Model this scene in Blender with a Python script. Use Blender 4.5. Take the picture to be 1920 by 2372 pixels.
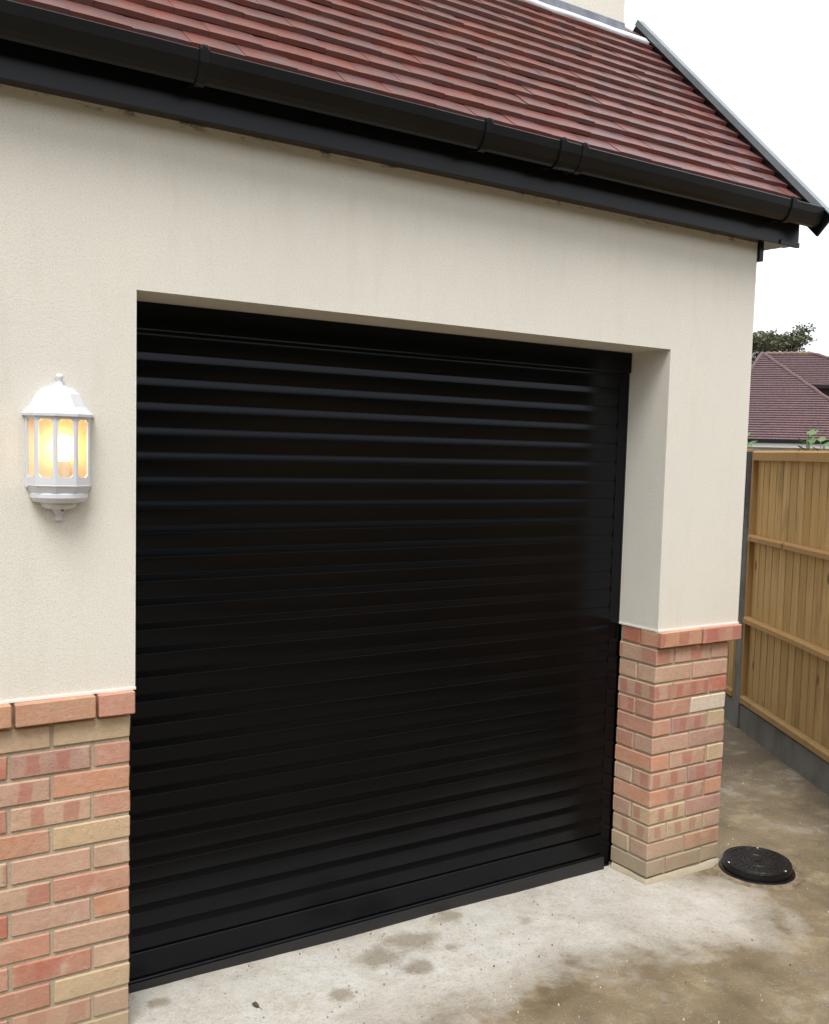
import bpy, bmesh, math, random
from mathutils import Vector, Matrix, noise as mn
random.seed(7)
D = bpy.data
for o in list(D.objects): D.objects.remove(o)
S = bpy.context.scene
COL = S.collection
R = math.radians

# ------------------------------------------------------------------ camera
cd = D.cameras.new('camera'); cam = D.objects.new('camera', cd); COL.objects.link(cam); S.camera = cam
right = Vector((0.8378232, -0.54529192, 0.02662711)); up = Vector((0.02120063, 0.08123262, 0.99646967)); back = Vector((-0.54552985, -0.8343009, 0.0796191))
m = Matrix.Identity(4)
for i in range(3): m[i][0] = right[i]; m[i][1] = up[i]; m[i][2] = back[i]
m.translation = Vector((-0.86115, -2.82944, 1.78841))
cam.matrix_world = m
cd.sensor_fit = 'HORIZONTAL'; cd.sensor_width = 36; cd.lens = 36 * 2292.877 / 1920
cd.shift_x = -20.58 / 1920; cd.shift_y = 42.29 / 1920
cd.clip_start = 0.05; cd.clip_end = 600

# ------------------------------------------------------------------ sky, sun, exposure
SUN_EL, SUN_AZ = R(60), R(208)           # azimuth measured from +y towards +x
W = D.worlds.new('World'); S.world = W; W.use_nodes = True
nt = W.node_tree; nt.nodes.clear()
sky = nt.nodes.new('ShaderNodeTexSky'); sky.sky_type = 'NISHITA'; sky.sun_disc = False
sky.sun_elevation = SUN_EL; sky.sun_rotation = SUN_AZ; sky.air_density = 1.0; sky.dust_density = 4.0; sky.ozone_density = 1.0
hs = nt.nodes.new('ShaderNodeHueSaturation'); hs.inputs['Saturation'].default_value = 0.22; hs.inputs['Value'].default_value = 1.0
bg = nt.nodes.new('ShaderNodeBackground'); bg.inputs[1].default_value = 0.13
wo = nt.nodes.new('ShaderNodeOutputWorld')
nt.links.new(sky.outputs[0], hs.inputs['Color']); 
cl = nt.nodes.new('ShaderNodeMix'); cl.data_type = 'RGBA'; cl.inputs[0].default_value = .72; cl.inputs[7].default_value = (6.3, 6.5, 6.8, 1)   # even cloud layer over the clear sky
nt.links.new(hs.outputs[0], cl.inputs[6]); nt.links.new(cl.outputs[2], bg.inputs[0]); nt.links.new(bg.outputs[0], wo.inputs[0])
sl = D.lights.new('sun', 'SUN'); sl.energy = 1.75; sl.angle = R(28); sl.color = (1.0, 0.975, 0.94)
so = D.objects.new('sun', sl); COL.objects.link(so)
sd = Vector((math.sin(SUN_AZ) * math.cos(SUN_EL), math.cos(SUN_AZ) * math.cos(SUN_EL), math.sin(SUN_EL)))
so.rotation_euler = sd.to_track_quat('Z', 'Y').to_euler()
S.view_settings.view_transform = 'Standard'; S.view_settings.look = 'None'
S.view_settings.exposure = 0.87; S.view_settings.gamma = 1.0; S.view_settings.use_curve_mapping = False
S.render.engine = 'CYCLES'

# ------------------------------------------------------------------ materials
class NT:
    def __init__(s, name):
        s.m = D.materials.new(name); s.m.use_nodes = True; s.t = s.m.node_tree; s.n = s.t.nodes; s.n.clear()
        s.out = s.n.new('ShaderNodeOutputMaterial'); s.b = s.n.new('ShaderNodeBsdfPrincipled')
        s.t.links.new(s.b.outputs[0], s.out.inputs[0])
        s.tc = s.n.new('ShaderNodeTexCoord')
    def link(s, a, b): s.t.links.new(a, b)
    def val(s, sock, v):
        if isinstance(v, (int, float)): sock.default_value = v
        elif isinstance(v, tuple): sock.default_value = v + (1.0,) if len(v) == 3 and len(sock.default_value) == 4 else v
        else: s.link(v, sock)
    def noise(s, scale, detail=4, rough=.55, vec=None, dist=0.0, out='Fac'):
        n = s.n.new('ShaderNodeTexNoise'); n.inputs['Scale'].default_value = scale; n.inputs['Detail'].default_value = detail
        n.inputs['Roughness'].default_value = rough; n.inputs['Distortion'].default_value = dist
        s.link(vec if vec is not None else s.tc.outputs['Object'], n.inputs['Vector']); return n.outputs[out]
    def voro(s, scale, vec=None, feature='F1', out='Distance'):
        n = s.n.new('ShaderNodeTexVoronoi'); n.feature = feature; n.inputs['Scale'].default_value = scale
        s.link(vec if vec is not None else s.tc.outputs['Object'], n.inputs['Vector']); return n.outputs[out]
    def mapping(s, scale=(1, 1, 1), loc=(0, 0, 0), vec=None):
        n = s.n.new('ShaderNodeMapping'); n.inputs['Scale'].default_value = scale
        if isinstance(loc, tuple): n.inputs['Location'].default_value = loc
        else: s.link(loc, n.inputs['Location'])
        s.link(vec if vec is not None else s.tc.outputs['Object'], n.inputs['Vector']); return n.outputs[0]
    def ramp(s, f, stops, interp='LINEAR'):
        n = s.n.new('ShaderNodeValToRGB'); e = n.color_ramp.elements; n.color_ramp.interpolation = interp
        while len(e) < len(stops): e.new(.5)
        for i, (p, c) in enumerate(stops):
            e[i].position = p; e[i].color = (c, c, c, 1) if isinstance(c, (int, float)) else c + (1,)
        s.link(f, n.inputs[0]); return n.outputs[0]
    def mix(s, f, a, b, mode='MIX'):
        n = s.n.new('ShaderNodeMix'); n.data_type = 'RGBA'; n.blend_type = mode
        s.val(n.inputs[0], f); s.val(n.inputs[6], a); s.val(n.inputs[7], b); return n.outputs[2]
    def math(s, op, a, b=0.0):
        n = s.n.new('ShaderNodeMath'); n.operation = op; s.val(n.inputs[0], a); s.val(n.inputs[1], b); return n.outputs[0]
    def attr(s, name, typ='OBJECT', out='Fac'):
        n = s.n.new('ShaderNodeAttribute'); n.attribute_type = typ; n.attribute_name = name; return n.outputs[out]
    def objinfo(s, out): return s.n.new('ShaderNodeObjectInfo').outputs[out] if 0 else s._oi().outputs[out]
    def _oi(s):
        if not hasattr(s, 'oi'): s.oi = s.n.new('ShaderNodeObjectInfo')
        return s.oi
    def bump(s, h, strength=.3, dist=.002, normal=None):
        n = s.n.new('ShaderNodeBump'); n.inputs['Strength'].default_value = strength; n.inputs['Distance'].default_value = dist
        s.link(h, n.inputs['Height'])
        if normal is not None: s.link(normal, n.inputs['Normal'])
        s.link(n.outputs[0], s.b.inputs['Normal']); return n.outputs[0]
    def set(s, col=None, rough=None, spec=None, metal=None):
        if col is not None: s.val(s.b.inputs['Base Color'], col)
        if rough is not None: s.val(s.b.inputs['Roughness'], rough)
        if spec is not None: s.b.inputs['Specular IOR Level'].default_value = spec
        if metal is not None: s.b.inputs['Metallic'].default_value = metal
        return s.m

# cream render
t = NT('cream_render')
c = t.mix(t.ramp(t.noise(1.1, 5, .6), [(.35, 0.0), (.68, 1.0)]), (.71, .682, .605), (.68, .655, .59))
c = t.mix(t.ramp(t.noise(240, 4, .8), [(.30, .95), (.5, 0.0)]), c, (.46, .415, .33))
c = t.mix(t.ramp(t.voro(7.0), [(.0, .85), (.022, .0)]), c, (.42, .33, .22))
c = t.mix(t.ramp(t.noise(4, 6, .7, t.mapping((3, 3, .55))), [(.52, 0.0), (.80, .38)]), c, (.55, .49, .38))
c = t.mix(t.ramp(t.noise(.7, 6, .65, t.mapping((1, 1, 1), (3, 1, 5))), [(.45, 0.0), (.7, .35)]), c, (.58, .565, .53))
geo = t.n.new('ShaderNodeNewGeometry'); sp = t.n.new('ShaderNodeSeparateXYZ'); t.link(geo.outputs['Position'], sp.inputs[0])
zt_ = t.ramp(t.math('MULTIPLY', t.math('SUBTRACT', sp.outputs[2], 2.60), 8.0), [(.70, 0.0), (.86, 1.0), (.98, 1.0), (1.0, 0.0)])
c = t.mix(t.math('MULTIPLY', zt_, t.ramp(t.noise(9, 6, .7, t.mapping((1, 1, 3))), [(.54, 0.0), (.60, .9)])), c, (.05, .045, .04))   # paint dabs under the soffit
h = t.math('ADD', t.noise(320, 3, .75), t.math('MULTIPLY', t.noise(90, 3, .6), .8))
t.bump(h, .5, .0022)
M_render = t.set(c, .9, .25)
t = NT('white_bead'); M_bead = t.set((.74, .73, .69), .5)

# bricks
t = NT('multi_stock_brick')
rnd = t.objinfo('Random')
cmb = t.n.new('ShaderNodeCombineXYZ')
t.link(t.math('MULTIPLY', rnd, 37.0), cmb.inputs[0]); t.link(t.math('MULTIPLY', rnd, 91.0), cmb.inputs[1]); t.link(t.math('MULTIPLY', rnd, 13.0), cmb.inputs[2])
v = t.mapping((1, 1, 1), cmb.outputs[0])
base = t.objinfo('Color')
c = t.mix(t.ramp(t.noise(9, 4, .6, v), [(.38, 0.0), (.66, .75)]), base, t.mix(.5, base, (.56, .40, .28)))
c = t.mix(t.ramp(t.noise(14, 5, .65, v), [(.56, 0.0), (.72, .45)]), c, t.mix(.6, base, (.40, .18, .13)))
c = t.mix(t.ramp(t.noise(60, 5, .7, v), [(.35, .45), (.55, 0.0)]), c, t.mix(.5, base, (.30, .19, .13)))
c = t.mix(t.ramp(t.noise(11, 4, .6, t.mapping((1, 1, 1), (4, 7, 2), v)), [(.60, 0.0), (.74, .38)]), c, (.62, .52, .42))
# kiss marks: soft edged dark blocks along the brick
sx = t.n.new('ShaderNodeSeparateXYZ'); t.link(t.mapping((1, 1, 1), (0, 0, 0)), sx.inputs[0])
wob = t.math('MULTIPLY', t.math('SUBTRACT', t.noise(18, 5, .65, v), .5), .030)
px = t.math('ADD', t.math('ADD', sx.outputs[0], sx.outputs[1]), wob)
st = t.math('SINE', t.math('ADD', t.math('MULTIPLY', px, t.math('ADD', 30.0, t.math('MULTIPLY', t.math('FRACT', t.math('MULTIPLY', rnd, 17.3)), 48.0))), t.math('MULTIPLY', rnd, 40.0)), 0.0)
zz = t.math('ABSOLUTE', t.math('ADD', sx.outputs[2], t.math('MULTIPLY', wob, .4)), 0.0)
msk = t.math('MULTIPLY', t.ramp(st, [(.05, 0.0), (.40, 1.0)]), t.ramp(t.math('MULTIPLY', zz, 10.0), [(.23, 1.0), (.30, 0.0)]))
msk = t.math('MULTIPLY', msk, t.attr('mark'))
c = t.mix(msk, c, t.mix(.55, c, (.40, .13, .095)))
c = t.mix(t.ramp(t.noise(150, 2, .5, v), [(.70, 0.0), (.76, .6)]), c, (.12, .07, .05))
geo = t.n.new('ShaderNodeNewGeometry'); sp = t.n.new('ShaderNodeSeparateXYZ'); t.link(geo.outputs['Position'], sp.inputs[0])
low = t.math('MULTIPLY', t.ramp(sp.outputs[2], [(.06, 1.0), (.30, 0.0)]), t.ramp(t.noise(6, 4, .6), [(.3, .35), (.6, .8)]))
c = t.mix(low, c, (.34, .27, .18))       # splashed mud near the ground
c = t.mix(t.ramp(t.noise(22, 6, .8, t.mapping((1, 1, 1), (6, 2, 9), v)), [(.55, 0.0), (.75, .5)]), c, (.43, .365, .265))   # smeared mortar
h = t.math('ADD', t.noise(55, 6, .8, v), t.math('MULTIPLY', t.noise(9, 3, .5, v), 1.2))
t.bump(h, .75, .005)
M_brick = t.set(c, .88, .3)

t = NT('sand_mortar')
c = t.mix(t.ramp(t.noise(3, 5, .6), [(.3, 0.0), (.7, 1.0)]), (.37, .315, .225), (.46, .40, .30))
c = t.mix(t.ramp(t.noise(240, 3, .7), [(.3, .6), (.5, 0.0)]), c, (.22, .18, .12))
t.bump(t.noise(130, 4, .7), .8, .003); M_mortar = t.set(c, .95, .2)

# roof tiles
t = NT('red_clay_tile')
rnd = t.objinfo('Random')
cmb = t.n.new('ShaderNodeCombineXYZ')
t.link(t.math('MULTIPLY', rnd, 37.0), cmb.inputs[0]); t.link(t.math('MULTIPLY', rnd, 71.0), cmb.inputs[1])
v = t.mapping((1, 1, 1), cmb.outputs[0])
base = t.ramp(rnd, [(0.0, (.145, .046, .037)), (.45, (.165, .049, .037)), (.75, (.13, .048, .041)), (1.0, (.185, .052, .038))])
c = t.mix(t.ramp(t.noise(6, 3, .5, v), [(.42, 0.0), (.66, .8)]), base, (.095, .062, .068))
c = t.mix(t.ramp(t.noise(10, 3, .5, t.mapping((1, 1, 1), (5, 3, 1), v)), [(.55, 0.0), (.74, .35)]), c, (.28, .078, .056))
c = t.mix(t.ramp(t.noise(90, 4, .7, v), [(.3, .5), (.5, 0.0)]), c, (.12, .04, .03))
t.bump(t.math('ADD', t.noise(160, 4, .7, v), t.math('MULTIPLY', t.noise(14, 2, .5, v), 1.5)), .28, .002)
M_tile = t.set(c, t.ramp(t.noise(20, 3, .5, v), [(.3, .30), (.7, .42)]), .66)

# black plastics
def black(name, col, r, bumpy=.0, sp=.5):
    t = NT(name)
    c = t.mix(t.ramp(t.noise(5, 5, .65), [(.45, 0.0), (.8, .5)]), col, tuple(x * 1.6 + .004 for x in col))
    t.bump(t.noise(3.5, 2, .4), bumpy, .01)
    return t.set(c, r, sp)
M_fascia = black('black_upvc', (.004, .0045, .0065), .30, .15, .34)
M_gutter = black('black_gutter_plastic', (.0055, .0057, .006), .33, .03, .26)
t = NT('black_powder_coat')
c = t.mix(t.ramp(t.noise(2.2, 5, .6, t.mapping((1, 1, 2))), [(.45, 0.0), (.8, .5)]), (.0016, .0017, .0022), (.003, .003, .0036))
c = t.mix(t.ramp(t.noise(60, 4, .8, t.mapping((6, 6, .35))), [(.74, 0.0), (.80, .12)]), c, (.10, .09, .085))
t.bump(t.noise(700, 2, .6), .10, .0006)
t.b.inputs['Specular Tint'].default_value = (.82, .88, 1.0, 1)
M_door = t.set(c, .21, .25)
t = NT('door_rubber'); t.bump(t.noise(20, 3, .6), .3, .004); M_rubber = t.set((.012, .012, .014), .45, .5)
t = NT('lead_flashing')
c = t.mix(t.ramp(t.noise(12, 4, .6), [(.35, 0.0), (.7, 1.0)]), (.16, .165, .20), (.26, .27, .32))
t.bump(t.noise(18, 3, .5), .5, .006); M_lead = t.set(c, .5, .5, .3)
t = NT('new_lead_apron')
t.bump(t.noise(25, 3, .5), .5, .006); M_apron = t.set((.62, .66, .70), .45, .5, .2)
t = NT('grey_verge_metal')
c = t.mix(t.ramp(t.noise(8, 4, .6), [(.35, 0.0), (.7, 1.0)]), (.17, .20, .22), (.25, .285, .30)); M_verge = t.set(c, .36, .5, .3)

# ground
t = NT('driveway_concrete')
pale = t.attr('pale', 'GEOMETRY'); stain = t.attr('stain', 'GEOMETRY')
n1 = t.noise(2.6, 7, .62); n2 = t.noise(11, 6, .65); n3 = t.noise(70, 4, .7)
pm = t.math('ADD', pale, t.math('MULTIPLY', t.math('SUBTRACT', n1, .5), 1.5)); pm = t.math('ADD', pm, t.math('MULTIPLY', t.math('SUBTRACT', n2, .5), 1.3))
pm = t.ramp(pm, [(.10, 0.0), (.50, .52), (.90, 1.0)])
brown = t.mix(t.ramp(n1, [(.30, 0.0), (.70, 1.0)]), (.120, .090, .050), (.255, .198, .120))
brown = t.mix(t.ramp(n2, [(.50, 0.0), (.68, .7)]), brown, (.115, .088, .055))
brown = t.mix(t.ramp(t.noise(4.0, 6, .7, t.mapping((1, 1, 1), (3, 8, 0))), [(.52, 0.0), (.66, .75)]), brown, (.32, .255, .155))
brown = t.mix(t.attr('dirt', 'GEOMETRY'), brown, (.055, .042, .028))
white = t.mix(t.ramp(n2, [(.35, 0.0), (.70, 1.0)]), (.55, .535, .495), (.43, .40, .34))
white = t.mix(t.ramp(t.noise(5.5, 6, .7, t.mapping((1, 1, 1), (1, 2, 3))), [(.54, 0.0), (.70, .62)]), white, (.36, .32, .24))
st2 = t.ramp(t.math('ADD', stain, t.math('MULTIPLY', t.math('SUBTRACT', t.noise(7, 6, .7), .5), 1.7)), [(.38, 0.0), (.72, .8)])
white = t.mix(st2, white, (.235, .20, .145))
c = t.mix(pm, brown, white)
c = t.mix(t.ramp(t.noise(190, 5, .8), [(.38, .6), (.52, 0.0)]), c, t.mix(.45, c, (.08, .06, .04)))
c = t.mix(t.ramp(t.noise(230, 3, .8, t.mapping((1, 1, 1), (2, 2, 2))), [(.56, 0.0), (.70, .5)]), c, t.mix(.4, c, (.55, .50, .42)))
c = t.mix(t.ramp(n3, [(.30, .65), (.48, 0.0)]), c, t.mix(.5, c, (.10, .08, .055)))
c = t.mix(t.ramp(t.voro(55, t.mapping((1, 1, 1), (1, 5, 0))), [(.08, .8), (.13, 0.0)]), c, t.mix(.55, c, (.62, .57, .48)))
c = t.mix(t.ramp(t.voro(34, t.mapping((1, 1, 1), (9, 2, 0))), [(.05, .7), (.11, 0.0)]), c, t.mix(.6, c, (.07, .055, .04)))
t.bump(t.math('ADD', t.math('MULTIPLY', n3, .8), t.math('ADD', n2, t.math('MULTIPLY', t.noise(300, 2, .6), .35))), .65, .006)
M_ground = t.set(c, t.ramp(n1, [(.35, .5), (.7, .85)]), .35)

def wood(name, ca, cb):
    t = NT(name); rnd = t.objinfo('Random')
    cmb = t.n.new('ShaderNodeCombineXYZ'); t.link(t.math('MULTIPLY', rnd, 37.0), cmb.inputs[0]); t.link(t.math('MULTIPLY', rnd, 11.0), cmb.inputs[2])
    v = t.mapping((1, 1, 1), cmb.outputs[0]); ax = t.mapping((22, 22, 1.3), (0, 0, 0), v)
    base = t.mix(rnd, ca, cb)
    c = t.mix(t.ramp(t.noise(1.6, 5, .65, ax, 1.2), [(.40, 0.0), (.68, .7)]), base, t.mix(.5, base, (.24, .14, .05)))
    c = t.mix(t.ramp(t.noise(1.1, 4, .6, t.mapping((5, 5, 1.5), (2, 2, 2), v)), [(.56, 0.0), (.74, .75)]), c, (.215, .125, .05))
    c = t.mix(t.ramp(t.voro(3.0, t.mapping((1.8, 1.8, .8), (1, 1, 1), v)), [(.055, .85), (.10, 0.0)]), c, (.13, .06, .025))
    geo = t.n.new('ShaderNodeNewGeometry'); sp = t.n.new('ShaderNodeSeparateXYZ'); t.link(geo.outputs['Position'], sp.inputs[0])
    low = t.math('MULTIPLY', t.ramp(t.math('MULTIPLY', sp.outputs[2], .5), [(.08, .6), (.5, 0.0)]), t.ramp(t.noise(1.5, 4, .6, ax), [(.3, .55), (.65, 1.0)]))
    c = t.mix(low, c, (.175, .120, .045))   # damp and shade both painted in: lower boards darker, greener
    t.bump(t.noise(3, 4, .6, ax), .35, .002)
    return t.set(c, .78, .3)
M_board = wood('treated_pine_board', (.48, .30, .11), (.64, .43, .185))
M_rail = wood('treated_pine_rail', (.42, .25, .095), (.36, .21, .08))
t = NT('fence_concrete')
c = t.mix(t.ramp(t.noise(5, 6, .65, t.mapping((1, 1, .5))), [(.42, 0.0), (.62, 1.0)]), (.175, .175, .165), (.10, .095, .085))
geo = t.n.new('ShaderNodeNewGeometry'); sp = t.n.new('ShaderNodeSeparateXYZ'); t.link(geo.outputs['Position'], sp.inputs[0])
wet = t.ramp(t.math('ADD', t.math('MULTIPLY', sp.outputs[2], .5), t.math('MULTIPLY', t.math('SUBTRACT', t.noise(9, 4, .7), .5), .35)), [(.66, 0.0), (.74, .8)])
c = t.mix(wet, c, (.055, .045, .05)); c = t.mix(t.ramp(t.math('MULTIPLY', sp.outputs[2], 1.0), [(.16, .35), (.2, 0.0)]), c, (.15, .14, .12))
t.bump(t.noise(60, 4, .7), .5, .003); M_conc = t.set(c, .85, .3)

# ------------------------------------------------------------------ helpers
WM = {}
def new(name, me, mat=None, parent=None, mw=None, label=None, cat=None, kind=None, group=None, smooth=False):
    o = D.objects.new(name, me); COL.objects.link(o)
    mw = mw or Matrix.Identity(4); WM[o.name] = mw
    if me is not None and mat is not None and len(me.materials) == 0:
        for x in (mat if isinstance(mat, (list, tuple)) else [mat]): me.materials.append(x)
    if me is not None and smooth:
        for p in me.polygons: p.use_smooth = True
    if parent is not None:
        o.parent = parent; o.matrix_parent_inverse = WM[parent.name].inverted()
    o.matrix_basis = mw
    for k, v in (('label', label), ('category', cat), ('kind', kind), ('group', group)):
        if v: o[k] = v
    return o
def thing(name, loc, label, cat, group=None):
    return new(name, None, mw=Matrix.Translation(Vector(loc)), label=label, cat=cat, group=group)

class MB:
    def __init__(s): s.v = []; s.f = []; s.mi = []
    def add(s, vs, fs, mi=0):
        n = len(s.v); s.v += [tuple(x) for x in vs]; s.f += [tuple(i + n for i in f) for f in fs]; s.mi += [mi] * len(fs); return s
    def box(s, a, b, mi=0):
        x0, y0, z0 = a; x1, y1, z1 = b
        return s.add([(x0, y0, z0), (x1, y0, z0), (x1, y1, z0), (x0, y1, z0), (x0, y0, z1), (x1, y0, z1), (x1, y1, z1), (x0, y1, z1)],
                     [(0, 3, 2, 1), (4, 5, 6, 7), (0, 1, 5, 4), (1, 2, 6, 5), (2, 3, 7, 6), (3, 0, 4, 7)], mi)
    def cbox(s, a, b, ch=.002, jit=0.0, mi=0):
        """box with chamfered edges: 26 faces"""
        a = Vector(a); b = Vector(b); c = (a + b) / 2; h = (b - a) / 2; vs = []; idx = {}
        for sx in (-1, 1):
            for sy in (-1, 1):
                for sz in (-1, 1):
                    j = Vector([random.uniform(-jit, jit) for _ in range(3)])
                    for k in range(3):
                        p = Vector((sx * (h.x - (ch if k != 0 else 0)), sy * (h.y - (ch if k != 1 else 0)), sz * (h.z - (ch if k != 2 else 0))))
                        idx[(sx, sy, sz, k)] = len(vs); vs.append(c + p + j)
        fs = []
        for k in range(3):
            o1, o2 = [i for i in range(3) if i != k]
            for sg in (-1, 1):
                q = []
                for u, w in ((-1, -1), (1, -1), (1, 1), (-1, 1)):
                    t_ = [0, 0, 0]; t_[k] = sg; t_[o1] = u; t_[o2] = w; q.append(idx[tuple(t_) + (k,)])
                fs.append(q)
        for k in range(3):          # edges along axis k
            o1, o2 = [i for i in range(3) if i != k]
            for u in (-1, 1):
                for w in (-1, 1):
                    def g(e, kk):
                        t_ = [0, 0, 0]; t_[k] = e; t_[o1] = u; t_[o2] = w; return idx[tuple(t_) + (kk,)]
                    fs.append([g(-1, o1), g(1, o1), g(1, o2), g(-1, o2)])
        for sx in (-1, 1):
            for sy in (-1, 1):
                for sz in (-1, 1): fs.append([idx[(sx, sy, sz, 0)], idx[(sx, sy, sz, 1)], idx[(sx, sy, sz, 2)]])
        out = []
        for f in fs:
            p = [vs[i] for i in f]; n = (p[1] - p[0]).cross(p[2] - p[0]); cc = sum(p, Vector()) / len(p)
            out.append(f if n.dot(cc - c) > 0 else f[::-1])
        return s.add(vs, out, mi)
    def extrude_x(s, prof, x0, x1, mi=0, close=True, nx=1):
        """profile [(y,z)...] swept along x"""
        n = len(prof); vs = []
        for i in range(nx + 1):
            x = x0 + (x1 - x0) * i / nx
            vs += [(x, y, z) for y, z in prof]
        fs = []
        for i in range(nx):
            for j in range(n if close else n - 1):
                k = (j + 1) % n; fs.append((i * n + j, i * n + k, (i + 1) * n + k, (i + 1) * n + j))
        if close: fs.append(tuple(range(n))[::-1]); fs.append(tuple(range(nx * n, nx * n + n)))
        return s.add(vs, fs, mi)
    def lathe(s, prof, c, n=32, a0=0.0, a1=2 * math.pi, mi=0):
        full = abs(a1 - a0 - 2 * math.pi) < 1e-6; m_ = n if full else n + 1
        vs = [(c[0] + r * math.cos(a0 + (a1 - a0) * i / n), c[1] + r * math.sin(a0 + (a1 - a0) * i / n), c[2] + z) for i in range(m_) for r, z in prof]
        L = len(prof); fs = []
        for i in range(n):
            i2 = (i + 1) % m_ if full else i + 1
            for j in range(L - 1): fs.append((i * L + j, i2 * L + j, i2 * L + j + 1, i * L + j + 1))
        return s.add(vs, fs, mi)
    def tube(s, pts, r, n=6, mi=0):
        vs = []; P = [Vector(p) for p in pts]; rs = r if isinstance(r, (list, tuple)) else [r] * len(P)
        for i, p in enumerate(P):
            d = (P[min(i + 1, len(P) - 1)] - P[max(i - 1, 0)]).normalized()
            a = d.cross(Vector((0, 0, 1)) if abs(d.z) < .9 else Vector((1, 0, 0))).normalized(); b = d.cross(a)
            for k in range(n):
                t_ = 2 * math.pi * k / n; vs.append(p + (a * math.cos(t_) + b * math.sin(t_)) * rs[i])
        fs = [(i * n + k, i * n + (k + 1) % n, (i + 1) * n + (k + 1) % n, (i + 1) * n + k) for i in range(len(P) - 1) for k in range(n)]
        fs.append(tuple(range(n))); fs.append(tuple(range((len(P) - 1) * n, len(P) * n))[::-1])
        return s.add(vs, fs, mi)
    def mesh(s, name='mesh', fix=True):
        me = D.meshes.new(name); me.from_pydata(s.v, [], s.f); me.polygons.foreach_set('material_index', s.mi)
        if fix:
            bm = bmesh.new(); bm.from_mesh(me); bmesh.ops.recalc_face_normals(bm, faces=bm.faces); bm.to_mesh(me); bm.free()
        me.update(); return me

# ------------------------------------------------------------------ ground (one sheet)
def gz(x, y):
    z = .035 - .0146 * min(max(x, -1), 2.4)
    d = math.hypot(x - 2, y); z -= .30 * min(max((d - 9) / 18, 0), 1)
    return z
def seg_dist(p, poly):
    """signed distance to polygon, positive inside"""
    x, y = p; ins = False; best = 9; n = len(poly)
    for i in range(n):
        x1, y1 = poly[i]; x2, y2 = poly[(i + 1) % n]
        if (y1 > y) != (y2 > y) and x < (x2 - x1) * (y - y1) / (y2 - y1) + x1: ins = not ins
        dx, dy = x2 - x1, y2 - y1; t_ = max(0, min(1, ((x - x1) * dx + (y - y1) * dy) / (dx * dx + dy * dy + 1e-9)))
        best = min(best, math.hypot(x - x1 - t_ * dx, y - y1 - t_ * dy))
    return best if ins else -best
PALE = [(-.9, .3), (-.9, -.25), (.2, -.30), (.77, -.37), (1.0, -.35), (1.34, -.36), (1.64, -.35), (1.9, -.45), (2.18, -.51), (2.34, -.48), (2.36, -.375), (2.42, -.21), (2.40, -.08), (2.2, .3)]
STAINS = [(.88, .02, .10), (1.03, .06, .11), (1.25, .15, .07), (1.12, -.05, .045), (.64, -.13, .05), (.11, .10, .035), (.95, -.10, .06), (1.5, .0, .05)]
def axis(lo, hi, f0, f1, step):
    a = []; x = f0
    while x <= f1 + 1e-9: a.append(x); x += step
    g = step; x = f1
    while x < hi: g *= 1.35; x += g; a.append(min(x, hi))
    g = step; x = f0
    while x > lo: g *= 1.35; x -= g; a.append(max(x, lo))
    return sorted(set(a))
xs = axis(-250, 300, -.6, 4.6, .022); ys = axis(-250, 300, -1.5, 2.2, .022)
vs = []; pv = []; sv = []; dv = []
for y in ys:
    for x in xs:
        n = (mn.noise(Vector((x * 1.7, y * 1.7, 0))) * .006 + mn.noise(Vector((x * 9, y * 9, 3))) * .002) if -1 < x < 6 and -3 < y < 4 else 0
        vs.append((x, y, gz(x, y) + n))
        near = -1.2 < x < 5 and -2 < y < 3
        d = seg_dist((x, y), PALE) if near else -1
        pv.append(max(0, min(1, .5 + d / .40)))
        sv.append(max([max(0, 1 - math.hypot((x - a) * .8, y - b) / (r * 1.5)) for a, b, r in STAINS]) if near else 0)
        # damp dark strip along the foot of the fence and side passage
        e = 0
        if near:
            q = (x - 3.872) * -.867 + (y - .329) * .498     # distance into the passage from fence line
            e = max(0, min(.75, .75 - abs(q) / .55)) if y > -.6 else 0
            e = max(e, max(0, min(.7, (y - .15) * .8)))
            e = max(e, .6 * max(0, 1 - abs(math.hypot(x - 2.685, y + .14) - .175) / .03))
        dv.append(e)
nx = len(xs); fs = [(j * nx + i, j * nx + i + 1, (j + 1) * nx + i + 1, (j + 1) * nx + i) for j in range(len(ys) - 1) for i in range(nx - 1)]
me = D.meshes.new('ground'); me.from_pydata(vs, [], fs)
for nm, dat in (('pale', pv), ('stain', sv), ('dirt', dv)):
    a = me.attributes.new(nm, 'FLOAT', 'POINT'); a.data.foreach_set('value', dat)
new('ground', me, M_ground, kind='structure', smooth=True)

# ------------------------------------------------------------------ the garage
X0, XR, XC, XL = 0.0, 2.15, 2.644, -3.2
ZB, ZH, ZT = 1.08, 2.222, 2.73
garage = thing('garage', (1.3, .5, 0), 'cream rendered garage with black roller door, brick base and red tiled roof', 'garage')
b = MB()
b.box((XL, 0, ZB), (X0, .235, ZT)); b.box((X0, 0, ZH), (XR, .235, ZT)); b.box((XR, 0, ZB), (XC, .235, ZT))

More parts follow.
